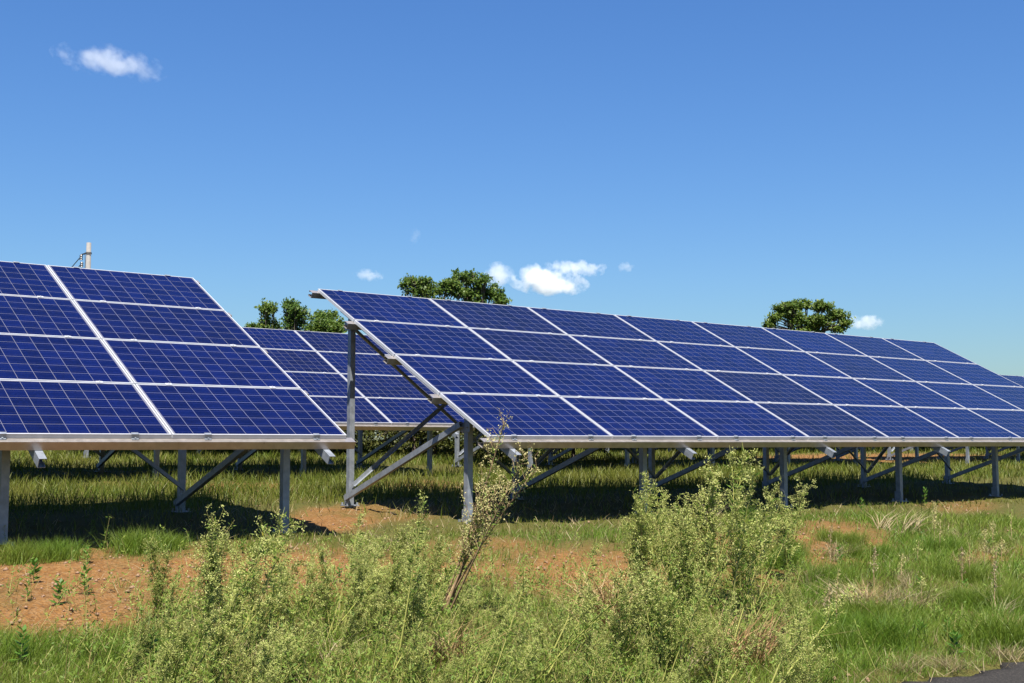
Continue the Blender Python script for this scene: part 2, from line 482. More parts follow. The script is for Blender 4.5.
Y_F, Y_R = 0.65, 3.10
def make_array(loc, ncol, frames, label, group='solar arrays'):
    root = empty('solar_array', loc)
    tag(root, label, 'solar array', group)
    W = ncol * CP - 0.012
    for c in range(ncol):
        for r in range(4):
            p = obj('solar_panel', ME_PANEL, root, S(c * CP, r * RP), (TILT, 0, 0))
            obj('panel_frame', ME_FRAME, p)
    for r in range(5):
        for c in range(ncol):
            for dx in (0.31, PW - 0.31):
                s = r * RP - (RP - PH) / 2 if 0 < r < 4 else (-0.0015 if r == 0 else 4 * RP - RP + PH + 0.0015)
                obj('panel_clamp', ME_CLAMP if 0 < r < 4 else ME_END, root, S(c * CP + dx, s), (TILT, 0, 0) if r < 4 else (-TILT, 0, math.pi))
    # purlins along the row, five of them: a C section whose web faces down the slope
    for r in range(5):
        bm = bmesh.new()
        s = {0: -0.018, 4: 4 * RP - 0.03}.get(r, r * RP - 0.01)
        o = -0.0385
        hw = 0.072; fl = 0.075
        s0 = s - 0.045
        a = S(-0.10, s0, o); b = S(W + 0.075, s0, o)
        # profile in (slope, normal)
        t = 0.004
        P = [(0, 0), (fl + 0.012, 0), (fl + 0.012, -0.02), (fl + 0.008, -0.02), (fl + 0.008, -t), (t, -t), (t, -hw + t), (fl + 0.008, -hw + t), (fl + 0.008, -hw + 0.02), (fl + 0.012, -hw + 0.02), (fl + 0.012, -hw), (0, -hw)]
        us = Vector((0, ct, st)); un = Vector((0, -st, ct))
        A = [bm.verts.new(a + us * x + un * y) for x, y in P]; B = [bm.verts.new(b + us * x + un * y) for x, y in P]
        n = len(P)
        for i in range(n): bm.faces.new((A[i], A[(i + 1) % n], B[(i + 1) % n], B[i]))
        bm.faces.new(A); bm.faces.new(list(reversed(B)))
        obj('purlin', mesh_of('purlin', bm, M_PURLIN), root)
    n_r = -0.0385 - 0.072 - 0.002 - 0.040     # centre of the rafters under the purlins
    g_f, g_r = 0.033 * Y_F, 0.033 * Y_R
    UPV = (0, 1, 0)
    for k, x in enumerate(frames):
        # rafter up the slope
        bm = bmesh.new()
        extrude(bm, chan(0.060, 0.080, 0.005, 0.014), S(x + 0.085, -0.20, n_r), S(x + 0.085, 4 * RP - 0.25, n_r), NV)
        obj('rafter', mesh_of('rafter', bm, M_STEEL), root)
        ends = {}
        for y, g, w in ((Y_F, g_f, 0.085), (Y_R, g_r, 0.085)):
            # top of the post: the rafter's underside at y
            s = (y + (n_r) * st) / ct
            zt = HB + s * st + n_r * ct
            bm = bmesh.new()
            extrude(bm, mirror(chan(0.068, 0.070, 0.006, 0.018)), (x + 0.012, y, g - 0.03), (x + 0.012, y, zt + 0.02), UPV)
            p = obj('support_post', mesh_of('support_post', bm, M_STEEL), root)
            bm = bmesh.new()
            box(bm, x - 0.075, x + 0.095, y - 0.085, y + 0.085, g + 0.005, g + 0.017)
            box(bm, x - 0.034, x - 0.028, y - 0.05, y + 0.05, g + 0.0175, g + 0.15)
            for dx in (-0.057, 0.077):
                for dy in (-0.062, 0.062):
                    bmesh.ops.create_cone(bm, cap_ends=True, segments=6, radius1=0.013, radius2=0.013, depth=0.03, matrix=Matrix.Translation((x + dx, y + dy, g + 0.032)))
            obj('base_plate', mesh_of('base_plate', bm, M_STEEL), p)
            bm = bmesh.new()
            box(bm, x - 0.037, x - 0.029, y - 0.09, y + 0.09, zt - 0.12, zt - 0.02)
            for dy in (-0.05, 0.05):
                bmesh.ops.create_cone(bm, cap_ends=True, segments=6, radius1=0.011, radius2=0.011, depth=0.02, matrix=Matrix.Translation((x - 0.045, y + dy, zt - 0.07)) @ Matrix.Rotation(math.pi / 2, 4, 'Y'))
            obj('bracket', mesh_of('bracket', bm, M_STEEL), p)
            ends[y] = zt
        # brace from the foot of the rear post to the head of the front post
        bm = bmesh.new()
        extrude(bm, mirror(chan(0.05, 0.062, 0.005)), (x - 0.058, Y_R - 0.02, g_r + 0.10), (x - 0.068, Y_F + 0.02, ends[Y_F] - 0.04), (0, 0.5, 1))
        obj('diagonal_brace', mesh_of('diagonal_brace', bm, M_STEEL), root)
        # crossed flat braces between the rear posts
        if k + 1 < len(frames):
            x2 = frames[k + 1]
            for dz0, dz1, dy in ((0.26, ends[Y_R] - 0.10, 0.052), (ends[Y_R] - 0.12, 0.26, 0.066)):
                bm = bmesh.new()
                z0 = dz0 if dz0 > 1 else g_r + dz0; z1 = dz1 if dz1 > 1 else g_r + dz1
                extrude(bm, ell(0.008 + 0.03, 0.045, 0.004), (x + 0.012, Y_R - dy - 0.03, z0), (x2 + 0.012, Y_R - dy - 0.03, z1), (0, 0, 1))
                obj('cross_brace', mesh_of('cross_brace', bm, M_STEEL), root)
    return root

FR8 = [0.19 + 2.54 * k for k in range(6)]
arr_r = make_array((0, 0, -0.94), 8, FR8, 'long solar array at the right, its raised left end showing the posts')
WL = 5 * CP - 0.012
arr_l = make_array((-1.642 - WL, 0, -0.94), 5, [WL - 0.30 - 2.53 * k for k in (3, 2, 1, 0)], 'nearest solar array at the left edge, cut off by the frame')
# the rows behind: copies of the long array
KIDS = kid_map()
BACK = [(7.815, 0.263, -7.94, 'solar array of the second row seen through the gap in the front row'),
        (7.815, 0.263, 7.09, 'solar array of the second row hidden behind the long front array but for its legs'),
        (7.815, 0.263, 22.12, 'second row solar array whose top edge shows past the far right front array'),
        (7.815, 0.263, -22.97, 'solar array of the second row behind the nearest array at the left edge'),
        (15.63, 0.51, 1.2, 'solar array of the third row, its legs seen beneath the second row in the gap'),
        (15.63, 0.51, 16.2, 'solar array of the third row, its legs seen far off beneath the long front array'),
        (15.63, 0.51, 31.2, 'farthest solar array of the third row at the right')]
for y, z, x, lb in BACK:
    c = copy_tree(arr_r, KIDS)
    c.location = (x, y, z - HB)
    c['label'] = lb

# ------------------------------------------------------------------ vegetation helpers
def unit(a): return a / np.maximum(np.linalg.norm(a, axis=-1, keepdims=True), 1e-9)

def blades(base, h, w, az, lean, curl, face):
    """grass blades: 5 vertices, a quad and a tip; all arguments per blade"""
    n = len(h)
    d = np.stack([np.cos(az), np.sin(az), np.zeros(n)], 1)
    s = np.stack([-np.sin(face), np.cos(face), np.zeros(n)], 1)
    def P(t):
        return base + d * (h * (lean * t + curl * t * t))[:, None] + np.array([0, 0, 1.0]) * (h * (t - 0.35 * np.abs(curl) * t * t))[:, None]
    p0, p1, p2 = P(0.0), P(0.55), P(1.0)
    V = np.stack([p0 - s * w[:, None] / 2, p0 + s * w[:, None] / 2, p1 + s * w[:, None] * 0.4, p1 - s * w[:, None] * 0.4, p2], 1).reshape(-1, 3)
    i = np.arange(n) * 5
    return V, np.stack([i, i + 1, i + 2, i + 3], 1), np.stack([i + 3, i + 2, i + 4], 1)

def leaves(c, d, nrm, L, Wd):
    """flat pointed leaves: base c, direction d, face normal nrm"""
    d = unit(d); s = unit(np.cross(d, nrm))
    n = len(c)
    V = np.stack([c, c + d * (L * 0.5)[:, None] + s * (Wd / 2)[:, None], c + d * L[:, None], c + d * (L * 0.5)[:, None] - s * (Wd / 2)[:, None]], 1).reshape(-1, 3)
    i = np.arange(n) * 4
    return V, np.stack([i, i + 1, i + 2, i + 3], 1)

def tubes(paths, rad, sides=4):
    """paths: list of (k,3) arrays, rad: list of (k,) arrays"""
    Vs, Fs, o = [], [], 0
    for p, r in zip(paths, rad):
        k = len(p)
        t = unit(np.gradient(p, axis=0))
        ref = np.where(np.abs(t[:, 2:3]) > 0.9, np.array([[1.0, 0, 0]]), np.array([[0, 0, 1.0]]))
        u = unit(np.cross(t, ref)); v = np.cross(t, u)
        a = np.arange(sides) * 2 * math.pi / sides
        ring = p[:, None] + r[:, None, None] * (u[:, None] * np.cos(a)[None, :, None] + v[:, None] * np.sin(a)[None, :, None])
        Vs.append(ring.reshape(-1, 3))
        i = o + np.arange(k * sides).reshape(k, sides)
        j = np.roll(i, -1, 1)
        Fs.append(np.stack([i[:-1], j[:-1], j[1:], i[1:]], -1).reshape(-1, 4))
        o += k * sides
    return np.concatenate(Vs), np.concatenate(Fs)

def spread(n, d0, d1, r, a0=-0.80, a1=0.66):
    n = int(n * 1.2)
    """points of the ground, their number per area falling with distance, in a wedge wider than the view"""
    d = np.exp(r.uniform(math.log(d0), math.log(d1), n)); a = YAW + r.uniform(a0, a1, n)
    x = CAM[0] + d * np.sin(a); y = CAM[1] + d * np.cos(a)
    return x, y, d

def lump(x, y, k=1.0, ph=0.0):
    x = x * k + ph; y = y * k - ph
    return 0.5 + 0.25 * np.sin(2.1 * x + 0.7 * y) * np.sin(1.7 * y - 0.6 * x) + 0.25 * np.sin(5.3 * x - 2.2 * y) * np.sin(4.7 * y + 1.9 * x)

def tint_fix(V, x, y): return V

# ------------------------------------------------------------------ grass
def build_grass():
    r = np.random.default_rng(21)
    # longer grass among and behind the rows
    x, y, d = spread(330000, 8.5, 60, r)
    bm_ = bare(x, y); lu = lump(x, y, 0.8)
    shade = ((y > 0.6) & (y < 3.6)) | ((y > 8.6) & (y < 11.2))
    keep = (y > -0.5) & (r.random(len(x)) < (1 - bm_) ** 1.3 * (0.25 + 0.9 * lu) * np.where(shade, 0.12, 1.0) * np.where(y < 0.6, 0.6, 1))
    x, y, d, lu = x[keep], y[keep], d[keep], lu[keep]
    n = len(x)
    h = (0.07 + 0.16 * lu * r.random(n) + 0.06 * r.random(n) + 0.16 * lump(x, y, 1.9, 3.0) ** 2 * r.random(n)) * np.where((y < 1.0) & (x < 20), 0.35, 1.0) * np.where((y > 4.2) & (y < 7), 1.25, 1)
    w = 0.0045 * np.maximum(1, d / 9) * r.uniform(0.7, 1.4, n)
    V, Q, T = blades(np.stack([x, y, G(x, y) - 0.005], 1), h, w, r.uniform(0, 6.28, n), r.uniform(0, 0.35, n), r.uniform(0, 0.6, n), r.uniform(0, 3.14, n))
    tag(obj('grass', np_mesh('grass', V, [(Q, 0), (T, 0)], [M_GRASS])), 'yellow green grass growing between and beneath the solar arrays', 'grass', kind='stuff')
    # fine grass of the bank
    x, y, d = spread(640000, 3.6, 16, r)
    px, py, _ = px_of(np.stack([x, y, G(x, y)], 1))
    bm_ = bare(x, y); lu = lump(x, y, 1.3, 2.0)
    dens = np.where(px > 780, 1.0, np.where(px < 135, np.where(py > 622, 1.0, 0.35), 0.55))
    dens = np.where((py > 560) & (px > 130) & (px < 800), 0.45, dens)
    keep = (y < -0.2) & (y > -5.79) & (r.random(len(x)) < (1 - bm_) ** 1.5 * (0.15 + 1.0 * lu * (0.4 + 0.9 * lump(x, y, 2.7, 5.0))) * dens)
    x, y, d, lu, px, py = x[keep], y[keep], d[keep], lu[keep], px[keep], py[keep]
    n = len(x)
    h_ = np.where(y > -0.9, 0.55, 1.0)
    edge = np.clip((y + 5.8) / 0.3, 0.5, 1)
    tuft = lump(x, y, 2.7, 5.0)
    h = (0.045 + 0.10 * lu * r.random(n) + 0.24 * tuft ** 3 * r.random(n)) * h_ * edge * np.where((px > 800) & (py < 580), 1.25, 1.0)
    w = 0.0026 * np.maximum(1, d / 7) * r.uniform(0.7, 1.4, n)
    V, Q, T = blades(np.stack([x, y, G(x, y) - 0.005], 1), h, w, r.normal(-0.66, 1.5, n), r.uniform(0, 0.5, n), r.uniform(0, 0.8, n), r.uniform(0, 3.14, n))
    tag(obj('fine_grass', np_mesh('fine_grass', V, [(Q, 0), (T, 0)], [M_LAWN])), 'short fine green grass covering the bank beside the asphalt road', 'grass', kind='stuff')
    # dead blades lying about
    x, y, d = spread(16000, 4, 18, r)
    bm_ = bare(x, y)
    keep = (y > -5.95) & (r.random(len(x)) < np.where(bm_ > 0.5, 0.35, 0.9)) & ((x - 0.55 * y > -3.5) | (r.random(len(x)) < 0.4))
    x, y, d = x[keep], y[keep], d[keep]
    n = len(x)
    h = r.uniform(0.03, 0.11, n)
    V, Q, T = blades(np.stack([x, y, G(x, y) + 0.004], 1), h, 0.003 * np.maximum(1, d / 7), r.uniform(0, 6.28, n), r.uniform(0.4, 1.6, n), r.uniform(-0.3, 0.6, n), r.uniform(0, 3.14, n))
    tag(obj('dead_grass', np_mesh('dead_grass', V, [(Q, 0), (T, 0)], [M_DRY])), 'straw coloured dead grass blades scattered through the green grass', 'grass', kind='stuff')
    # pebbles on the bare soil
    x, y, d = spread(17000, 4, 22, r)
    keep = (y > -5.75) & (r.random(len(x)) < 0.15 + bare(x, y))
    x, y = x[keep], y[keep]
    n = len(x)
    s = 0.004 + 0.010 * r.random(n) ** 4 * 2
    oc = np.array([[1, 0, 0], [0, 1, 0], [-1, 0, 0], [0, -1, 0], [0, 0, 0.7], [0, 0, -0.7]])
    V = (np.stack([x, y, G(x, y) + s * 0.3], 1)[:, None] + oc[None] * s[:, None, None] * r.uniform(0.6, 1.3, (n, 6, 1))).reshape(-1, 3)
    tri = np.array([[0, 1, 4], [1, 2, 4], [2, 3, 4], [3, 0, 4], [1, 0, 5], [2, 1, 5], [3, 2, 5], [0, 3, 5]])
    F = (np.arange(n)[:, None, None] * 6 + tri[None]).reshape(-1, 3)
    tag(obj('gravel', np_mesh('gravel', V, [(F, 0)], [plain('pebble', (0.20, 0.12, 0.07), 0.9)])), 'small pebbles lying on the bare orange soil', 'gravel', kind='stuff')
build_grass()

# low leafy growth under the tall weeds
def build_undergrowth():
    r = np.random.default_rng(33)
    x, y, d = spread(9000, 3.8, 12, r)
    P = np.stack([x, y, G(x, y)], 1)
    px, py, _ = px_of(P)
    k = np.where((px > 120) & (px < 800) & (py > 575), 1.0, 0.0)
    k = np.where((px > 120) & (px < 430) & (py > 545) & (py <= 600), 0.16, k)
    k = np.where((px > 800) & (py > 540), 0.10, k)
    k = np.where((px < 120) & (py > 630), 0.12, k)
    k = np.where((py > 530) & (k == 0), 0.07, k)
    k = np.where((px > 60) & (px <= 140) & (py > 590), 0.45, k)
    keep = (y > -5.65) & (r.random(len(x)) < k * (0.4 + 0.7 * lump(x, y, 1.6, 1.0)))
    P, d = P[keep], d[keep]
    n = len(P)
    hh = r.uniform(0.10, 0.30, n)
    m = 16
    t = r.random((n, m)) ** 0.7
    dirv = unit(np.stack([r.normal(0.15, 0.45, n), r.normal(0, 0.45, n), np.ones(n)], 1))
    c = P[:, None] + dirv[:, None] * (t * hh[:, None])[..., None] + r.normal(0, 0.012, (n, m, 3))
    ld = r.normal(0, 1, (n, m, 3)); ld[..., 2] = np.abs(ld[..., 2]) * 0.7 + 0.2
    V, F = leaves(c.reshape(-1, 3), ld.reshape(-1, 3), r.normal(0, 0.6, (n * m, 3)) + np.array([-0.25, -0.5, 0.9]), r.uniform(0.014, 0.04, n * m), r.uniform(0.005, 0.011, n * m))
    V2, F2 = tubes([np.stack([P[i], P[i] + dirv[i] * hh[i]]) for i in range(n)], [np.array([0.0022, 0.001])] * n, 3)
    tag(obj('undergrowth', np_mesh('undergrowth', np.concatenate([V, V2]), [(F, 0), (F2 + len(V), 1)], [M_WLEAF, M_WSTEM])), 'low leafy green growth covering the bank among the tall weeds', 'undergrowth', kind='stuff')
build_undergrowth()

# ------------------------------------------------------------------ tall weeds
LIGHT = np.array([-0.25, -0.5, 0.9])
def weed_meshes(seed, h, stems, nb, spread_, leaf, head, fan=0.25, lean=(0, 0), low=0.12, mats=None, dense=1.0):
    r = np.random.default_rng(seed)
    paths, rads = [], []
    Lc, Ld, Ll, Lw = [], [], [], []
    Hc, Hd, Hl, Hw = [], [], [], []
    def add_leaf(c, d, l, w): Lc.append(c); Ld.append(d); Ll.append(l); Lw.append(w)
    def cluster(c, d, k, size):
        for _ in range(k):
            Hc.append(c + r.normal(0, size * 0.75, 3)); Hd.append(d * 0.6 + r.normal(0, 0.7, 3)); Hl.append(size * r.uniform(0.7, 1.4)); Hw.append(size * r.uniform(0.45, 0.8))
    for sidx in range(stems):
        a0 = r.uniform(0, 6.28)
        hs = h * (1.0 if sidx == 0 else r.uniform(0.6, 0.95))
        dx = math.cos(a0) * fan * r.uniform(0.3, 1) + lean[0]; dy = math.sin(a0) * fan * r.uniform(0.3, 1) + lean[1]
        base = np.array([r.normal(0, 0.02), r.normal(0, 0.02), -0.01])
        T = np.linspace(0, 1, 9)
        bx = r.normal(0, 0.05, 2)
        st_ = base + np.stack([hs * (dx * T + bx[0] * T * T), hs * (dy * T + bx[1] * T * T), hs * T * (1 - 0.08 * T)], 1)
        paths.append(st_); rads.append(np.linspace(0.0075, 0.0016, 9) * h)
        def pt(t): return np.array([np.interp(t, T, st_[:, i]) for i in range(3)])
        axis = unit(st_[-1] - st_[0])
        for b in range(nb):
            t = low + (1 - low) * (b + r.uniform(0.1, 0.9)) / nb
            az = b * 2.4 + r.normal(0, 0.4) + sidx
            L = hs * spread_ * (1.05 - 0.72 * t) * r.uniform(0.6, 1.15)
            el = r.uniform(0.5, 1.05)
            d = unit(np.array([math.cos(az) * math.cos(el), math.sin(az) * math.cos(el), math.sin(el)]) + axis * 0.35)
            p0 = pt(t)
            U = np.linspace(0, 1, 4)
            bp = p0 + d * (U * L)[:, None] + np.array([0, 0, 1.0]) * (0.18 * L * U * U)[:, None]
            paths.append(bp); rads.append(np.linspace(0.0022, 0.0009, 4))
            # a leaf in the axil, then small leaves and heads along the branch
            ldir = d * 0.8 + np.array([0, 0, -0.1]) + r.normal(0, 0.3, 3)
            add_leaf(p0, ldir, leaf * 1.6 * r.uniform(0.7, 1.3), leaf * 0.36)
            k = max(3, int(L / 0.020 * dense))
            for q in range(k):
                s = (q + r.random()) / k
                c = np.array([np.interp(s, U, bp[:, i]) for i in range(3)])
                sd = r.normal(0, 1, 3); sd = unit(sd - d * (sd @ d)) + d * 0.6
                up_ = t * 0.62 + s * 0.38
                if r.random() < 1.05 - 0.9 * up_:
                    add_leaf(c, sd + np.array([0, 0, -0.15]), leaf * r.uniform(0.6, 1.5), leaf * r.uniform(0.16, 0.26))
                if s > 0.25 and r.random() < head[1] * np.clip((up_ - head[3]) * 3.2, 0, 1):
                    tw = c + sd * r.uniform(0.008, 0.030)
                    paths.append(np.stack([c, tw])); rads.append(np.array([0.0010, 0.0007]))
                    cluster(tw, sd, int(head[2] * r.uniform(0.5, 1.5)), head[0])
        for q in range(int(10 * dense)):          # the tip of the stem
            c = pt(0.86 + 0.14 * r.random()); cluster(c + r.normal(0, 0.008, 3), axis, head[2], head[0])
        for q in range(int(hs * 46)):             # leaves on the stem
            add_leaf(pt(r.uniform(low + 0.05, 0.92)), np.array([r.normal(), r.normal(), r.uniform(-0.2, 0.8)]), leaf * r.uniform(0.9, 1.9), leaf * r.uniform(0.18, 0.28))
    V, F = tubes(paths, rads, 3)
    m1 = np_mesh('stem', V, [(F, 0)], [mats[0]])
    Lc, Ld = np.array(Lc), np.array(Ld)
    V, F = leaves(Lc, Ld, r.normal(0, 0.5, Lc.shape) + LIGHT, np.array(Ll), np.array(Lw))
    m2 = np_mesh('leaves', V, [(F, 0)], [mats[1]])
    Hc, Hd = np.array(Hc), np.array(Hd)
    V, F = leaves(Hc, Hd, r.normal(0, 0.55, Hc.shape) + LIGHT, np.array(Hl), np.array(Hw))
    m3 = np_mesh('seed_heads', V, [(F, 0)], [mats[2]])
    return m1, m2, m3

GREEN = (M_WSTEM, M_WLEAF, M_WHEAD)
TALL = [weed_meshes(100 + i, 1.0, 4, 18, 0.36, 0.046, (0.0145, 0.85, 13, 0.34), 0.22, mats=GREEN) for i in range(4)]
FINE = [weed_meshes(200 + i, 0.8, 5, 16, 0.36, 0.040, (0.0125, 0.7, 9, 0.40), 0.42, mats=GREEN) for i in range(4)]
STEMMY = [weed_meshes(400 + i, 1.1, 2, 15, 0.20, 0.040, (0.0125, 0.9, 12, 0.40), 0.25, mats=(M_YSTEM, M_WLEAF, M_WHEAD), low=0.35) for i in range(3)]
LEAN = weed_meshes(301, 1.15, 7, 20, 0.22, 0.024, (0.0095, 0.9, 8, 0.22), 0.17, (0.46, -0.1), 0.30, (M_BSTEM, M_WLEAF, M_BHEAD))
def weed(me, px, py, hpx, href, label, group=None, rz=None, lean=None, name='tall_weed', cat='weed'):
    p, dep = at(px, py)
    s = hpx / FPX * dep / href
    o = empty(name, (float(p[0]), float(p[1]), float(p[2])), random.uniform(0, 6.28) if rz is None else rz)
    o.scale = (s, s, s)
    if lean:      # tilt to the right of the view (lean[0]) and away (lean[1])
        ax = Vector((RT[1] * -1, RT[0], 0)); rt = Vector((RT[0], RT[1], 0))
        m = Matrix.Rotation(lean[0], 3, ax) @ Matrix.Rotation(lean[1], 3, rt) @ Matrix.Rotation(o.rotation_euler[2], 3, 'Z')
        o.rotation_euler = m.to_euler()
    tag(o, label, cat, group)
    for n_, m in zip(('stem', 'leaves', 'seed_heads'), me): obj(n_, m, o)
    return o

# single weeds that stand out
RX = math.atan2(RT[1], RT[0])
weed(LEAN, 443, 612, 200, 1.1, 'tall straw coloured weed with bare brown stems leaning right before the lone front post', rz=RX)
weed(TALL[0], 160, 622, 88, 1.0, 'thin pale weed standing alone over bare soil left of the thicket')
weed(TALL[1], 205, 640, 132, 1.0, 'pale weed with the highest tip of the left thicket, in front of the dark shade')
weed(TALL[2], 790, 582, 102, 1.0, 'single upright weed with pale seed heads at the right end of the tall thicket')
weed(FINE[1], 232, 640, 118, 0.8, 'slender weed with tapering pale tip beside the front post of the left array')
LS = 'weed with bare yellow stems leaning right in the thicket at the lower left'
LS2 = 'weed with bare yellow stems leaning right in the low thicket at the bottom middle'
LS3 = 'weed with bare yellow stems leaning right at the foot of the right thicket'
GL, GC, GR = 'pale weeds in the left thicket', 'low fine weeds in the middle thicket', 'tall weeds in the right thicket'
LL = 'pale green branching weed in the thicket below the left array and the gap'
LC = 'low fine leaved weed in the thicket at the bottom middle, below the leaning straw weed'
LR = 'tall bushy weed with pale seed heads in the thicket before the long array'
def fill(n, x0, x1, y0, y1, h0, h1, kinds, label, group, top=None, wind=0.0):
    for i in range(n):
        px = random.uniform(x0, x1); py = random.uniform(y0, y1); h = random.uniform(h0, h1)
        if top:
            lim = np.interp(px, [a for a, _ in top], [b for _, b in top])
            h = min(h, py - lim)
            if h < 30: continue
        k = random.choice(kinds)
        weed(k[random.randrange(len(k))], px, py, h, 1.0 if k is TALL else 0.8, label, group, lean=(random.gauss(wind, 0.16), random.gauss(0.0, 0.12)))
TOPL = [(110, 640), (150, 585), (200, 540), (250, 532), (290, 556), (330, 540), (400, 510), (430, 545)]
TOPC = [(420, 570), (470, 590), (540, 565), (610, 570), (640, 540)]
TOPR = [(590, 580), (628, 490), (650, 485), (672, 520), (700, 462), (735, 470), (750, 512), (775, 540), (800, 600), (830, 640)]
fill(11, 190, 430, 605, 650, 75, 135, (TALL, TALL, FINE), LL, GL, TOPL, 0.25)
fill(20, 110, 430, 660, 735, 55, 125, (FINE, TALL), LL, GL, TOPL, 0.28)
fill(8, 320, 410, 590, 640, 75, 120, (TALL,), LL, GL, TOPL, 0.42)
fill(7, 150, 420, 640, 720, 90, 150, (STEMMY,), LS, GL, TOPL, 0.42)
fill(5, 430, 600, 650, 730, 80, 130, (STEMMY,), LS2, GC, TOPC, 0.45)
fill(4, 640, 770, 650, 730, 100, 170, (STEMMY,), LS3, GR, TOPR, 0.35)
fill(20, 420, 620, 640, 740, 45, 105, (FINE, FINE, TALL), LC, GC, TOPC, 0.15)
fill(7, 630, 755, 590, 618, 90, 165, (TALL,), LR, GR, TOPR, 0.06)
fill(9, 615, 790, 590, 625, 80, 165, (STEMMY,), LS3, GR, TOPR, 0.12)
fill(14, 600, 800, 630, 740, 45, 140, (TALL, FINE), LR, GR, TOPR, 0.12)

# ------------------------------------------------------------------ dry tufts, reeds and herbs
def tuft_mesh(name, seed, n, h, w, lean, curl, az, azs, mat, rad):
    r = np.random.default_rng(seed)
    b = np.stack([r.normal(0, rad, n), r.normal(0, rad, n), np.full(n, -0.005)], 1)
    V, Q, T = blades(b, r.uniform(0.5, 1, n) * h, np.full(n, w) * r.uniform(0.7, 1.3, n), r.normal(az, azs, n), r.uniform(*lean, n), r.uniform(*curl, n), r.uniform(0, 3.14, n))
    return np_mesh(name, V, [(Q, 0), (T, 0)], [mat])
def tuft(me, px, py, label, name='dry_tuft', cat='grass tuft', rz=0.0, s=1.0, group=None):
    p, d = at(px, py)
    o = obj(name, me, None, tuple(float(v) for v in p), (0, 0, rz)); o.scale = (s, s, s)
    return tag(o, label, cat, group)
D1 = tuft_mesh('dry_tuft', 1, 150, 0.34, 0.006, (0.2, 1.4), (-0.2, 1.0), RX + 3.0, 1.3, M_DRY, 0.13)
D2 = tuft_mesh('dry_tuft', 2, 60, 0.45, 0.007, (0.0, 0.5), (0.1, 0.9), RX, 1.4, M_DRY, 0.05)
D4 = tuft_mesh('dry_tuft', 4, 170, 0.50, 0.009, (0.0, 0.6), (0.2, 1.1), RX + 3.14, 1.5, M_STRAW, 0.09)
D3 = tuft_mesh('dry_tuft', 3, 36, 0.38, 0.010, (0.1, 0.7), (0.3, 1.1), RX, 0.9, M_DRY, 0.05)
tuft(D1, 872, 614, 'flattened pale straw tuft on the green bank at the right')
tuft(D1, 905, 606, 'smaller pale straw tuft just right of the flattened straw', rz=1.2, s=0.7)
tuft(D4, 618, 628, 'brown arching dry grass tuft between the middle and right thickets')
tuft(D4, 604, 622, 'thin brown dry tuft behind the arching brown tuft', rz=2.2, s=0.8)
tuft(D3, 905, 533, 'dry yellow reed tuft with bent leaves before the posts at the right', s=1.1)
tuft(D3, 882, 530, 'pale bent reed left of the dry yellow reed tuft', rz=0.7, s=0.9)
tuft(D2, 1003, 618, 'short dry tuft near the right edge of the photo', rz=0.5, s=0.5)
tuft(D2, 712, 520, 'thin dry stalks in the shade behind the right thicket', rz=1.5, s=0.7)
for x_, y_, m_, rz_, s_, lb in ((250, 676, D2, 0.4, 0.6, 'thin dry tuft low in the left thicket'), (452, 668, D4, 1.9, 0.7, 'dry brown tuft below the foot of the leaning straw weed'),
                       (742, 664, D4, 2.6, 0.8, 'dark dry tuft at the foot of the right thicket'), (690, 672, D3, 0.2, 0.7, 'dry bent stalks at the bottom of the right thicket'), (330, 664, D3, 1.1, 0.6, 'yellowed bent blades low in the left thicket'),
                       (962, 540, D1, 0.3, 0.5, 'small straw tuft in the grass right of the brown seed stalk'), (835, 560, D2, 0.9, 0.45, 'short dry blades at the right edge of the bare soil patch'), (905, 672, D1, 2.0, 0.35, 'straw litter lying at the crumbled asphalt edge'), (948, 669, D1, 0.9, 0.4, 'pale straw litter on the asphalt edge below the broad leaved herb'), (1004, 658, D1, 1.7, 0.4, 'straw litter where the asphalt edge leaves the photo at the right')):
    tuft(m_, x_, y_, lb, rz=rz_, s=s_)
rt_ = random.Random(4)
for i in range(14):
    tuft((D1, D2, D4)[i % 3], rt_.uniform(795, 1020), rt_.uniform(545, 650), 'small dry tuft scattered through the grass of the right bank', rz=rt_.uniform(0, 6), s=rt_.uniform(0.3, 0.6), group='dry tufts of the right bank')
G1 = tuft_mesh('green_tuft', 5, 900, 0.36, 0.005, (0.0, 0.35), (0.0, 0.8), 0, 2.5, M_LAWN, 0.13)
G2 = tuft_mesh('green_tuft', 6, 1100, 0.36, 0.005, (0.0, 0.45), (0.0, 0.8), 0, 2.5, M_LAWN, 0.15)
gts = [(18, 563, G1, 0.62, 'bushy green grass tuft at the left edge before the shade'), (58, 560, G2, 0.6, 'round green grass tuft beside the one at the left edge'),
       (140, 552, G2, 0.7, 'wide dark green grass tuft at the edge of bare soil and shade'), (172, 550, G1, 0.5, 'small green grass tuft left of the near front post'),
       (262, 553, G1, 0.42, 'low green grass tuft at the foot of the near front post'), (745, 520, G1, 0.55, 'green grass tuft in the sun behind the right thicket')]
for i in range(22):
    tuft((G1, G2)[i % 2], rt_.uniform(780, 1022), rt_.uniform(535, 650), 'rough green clump standing up in the grass of the right bank', 'green_tuft', 'grass tuft', rz=rt_.uniform(0, 6), s=rt_.uniform(0.4, 0.8), group='green clumps of the right bank')
for x_, y_, g_, s_, lb in gts: tuft(g_, x_, y_, lb, 'green_tuft', 'grass tuft', s=s_, rz=x_)

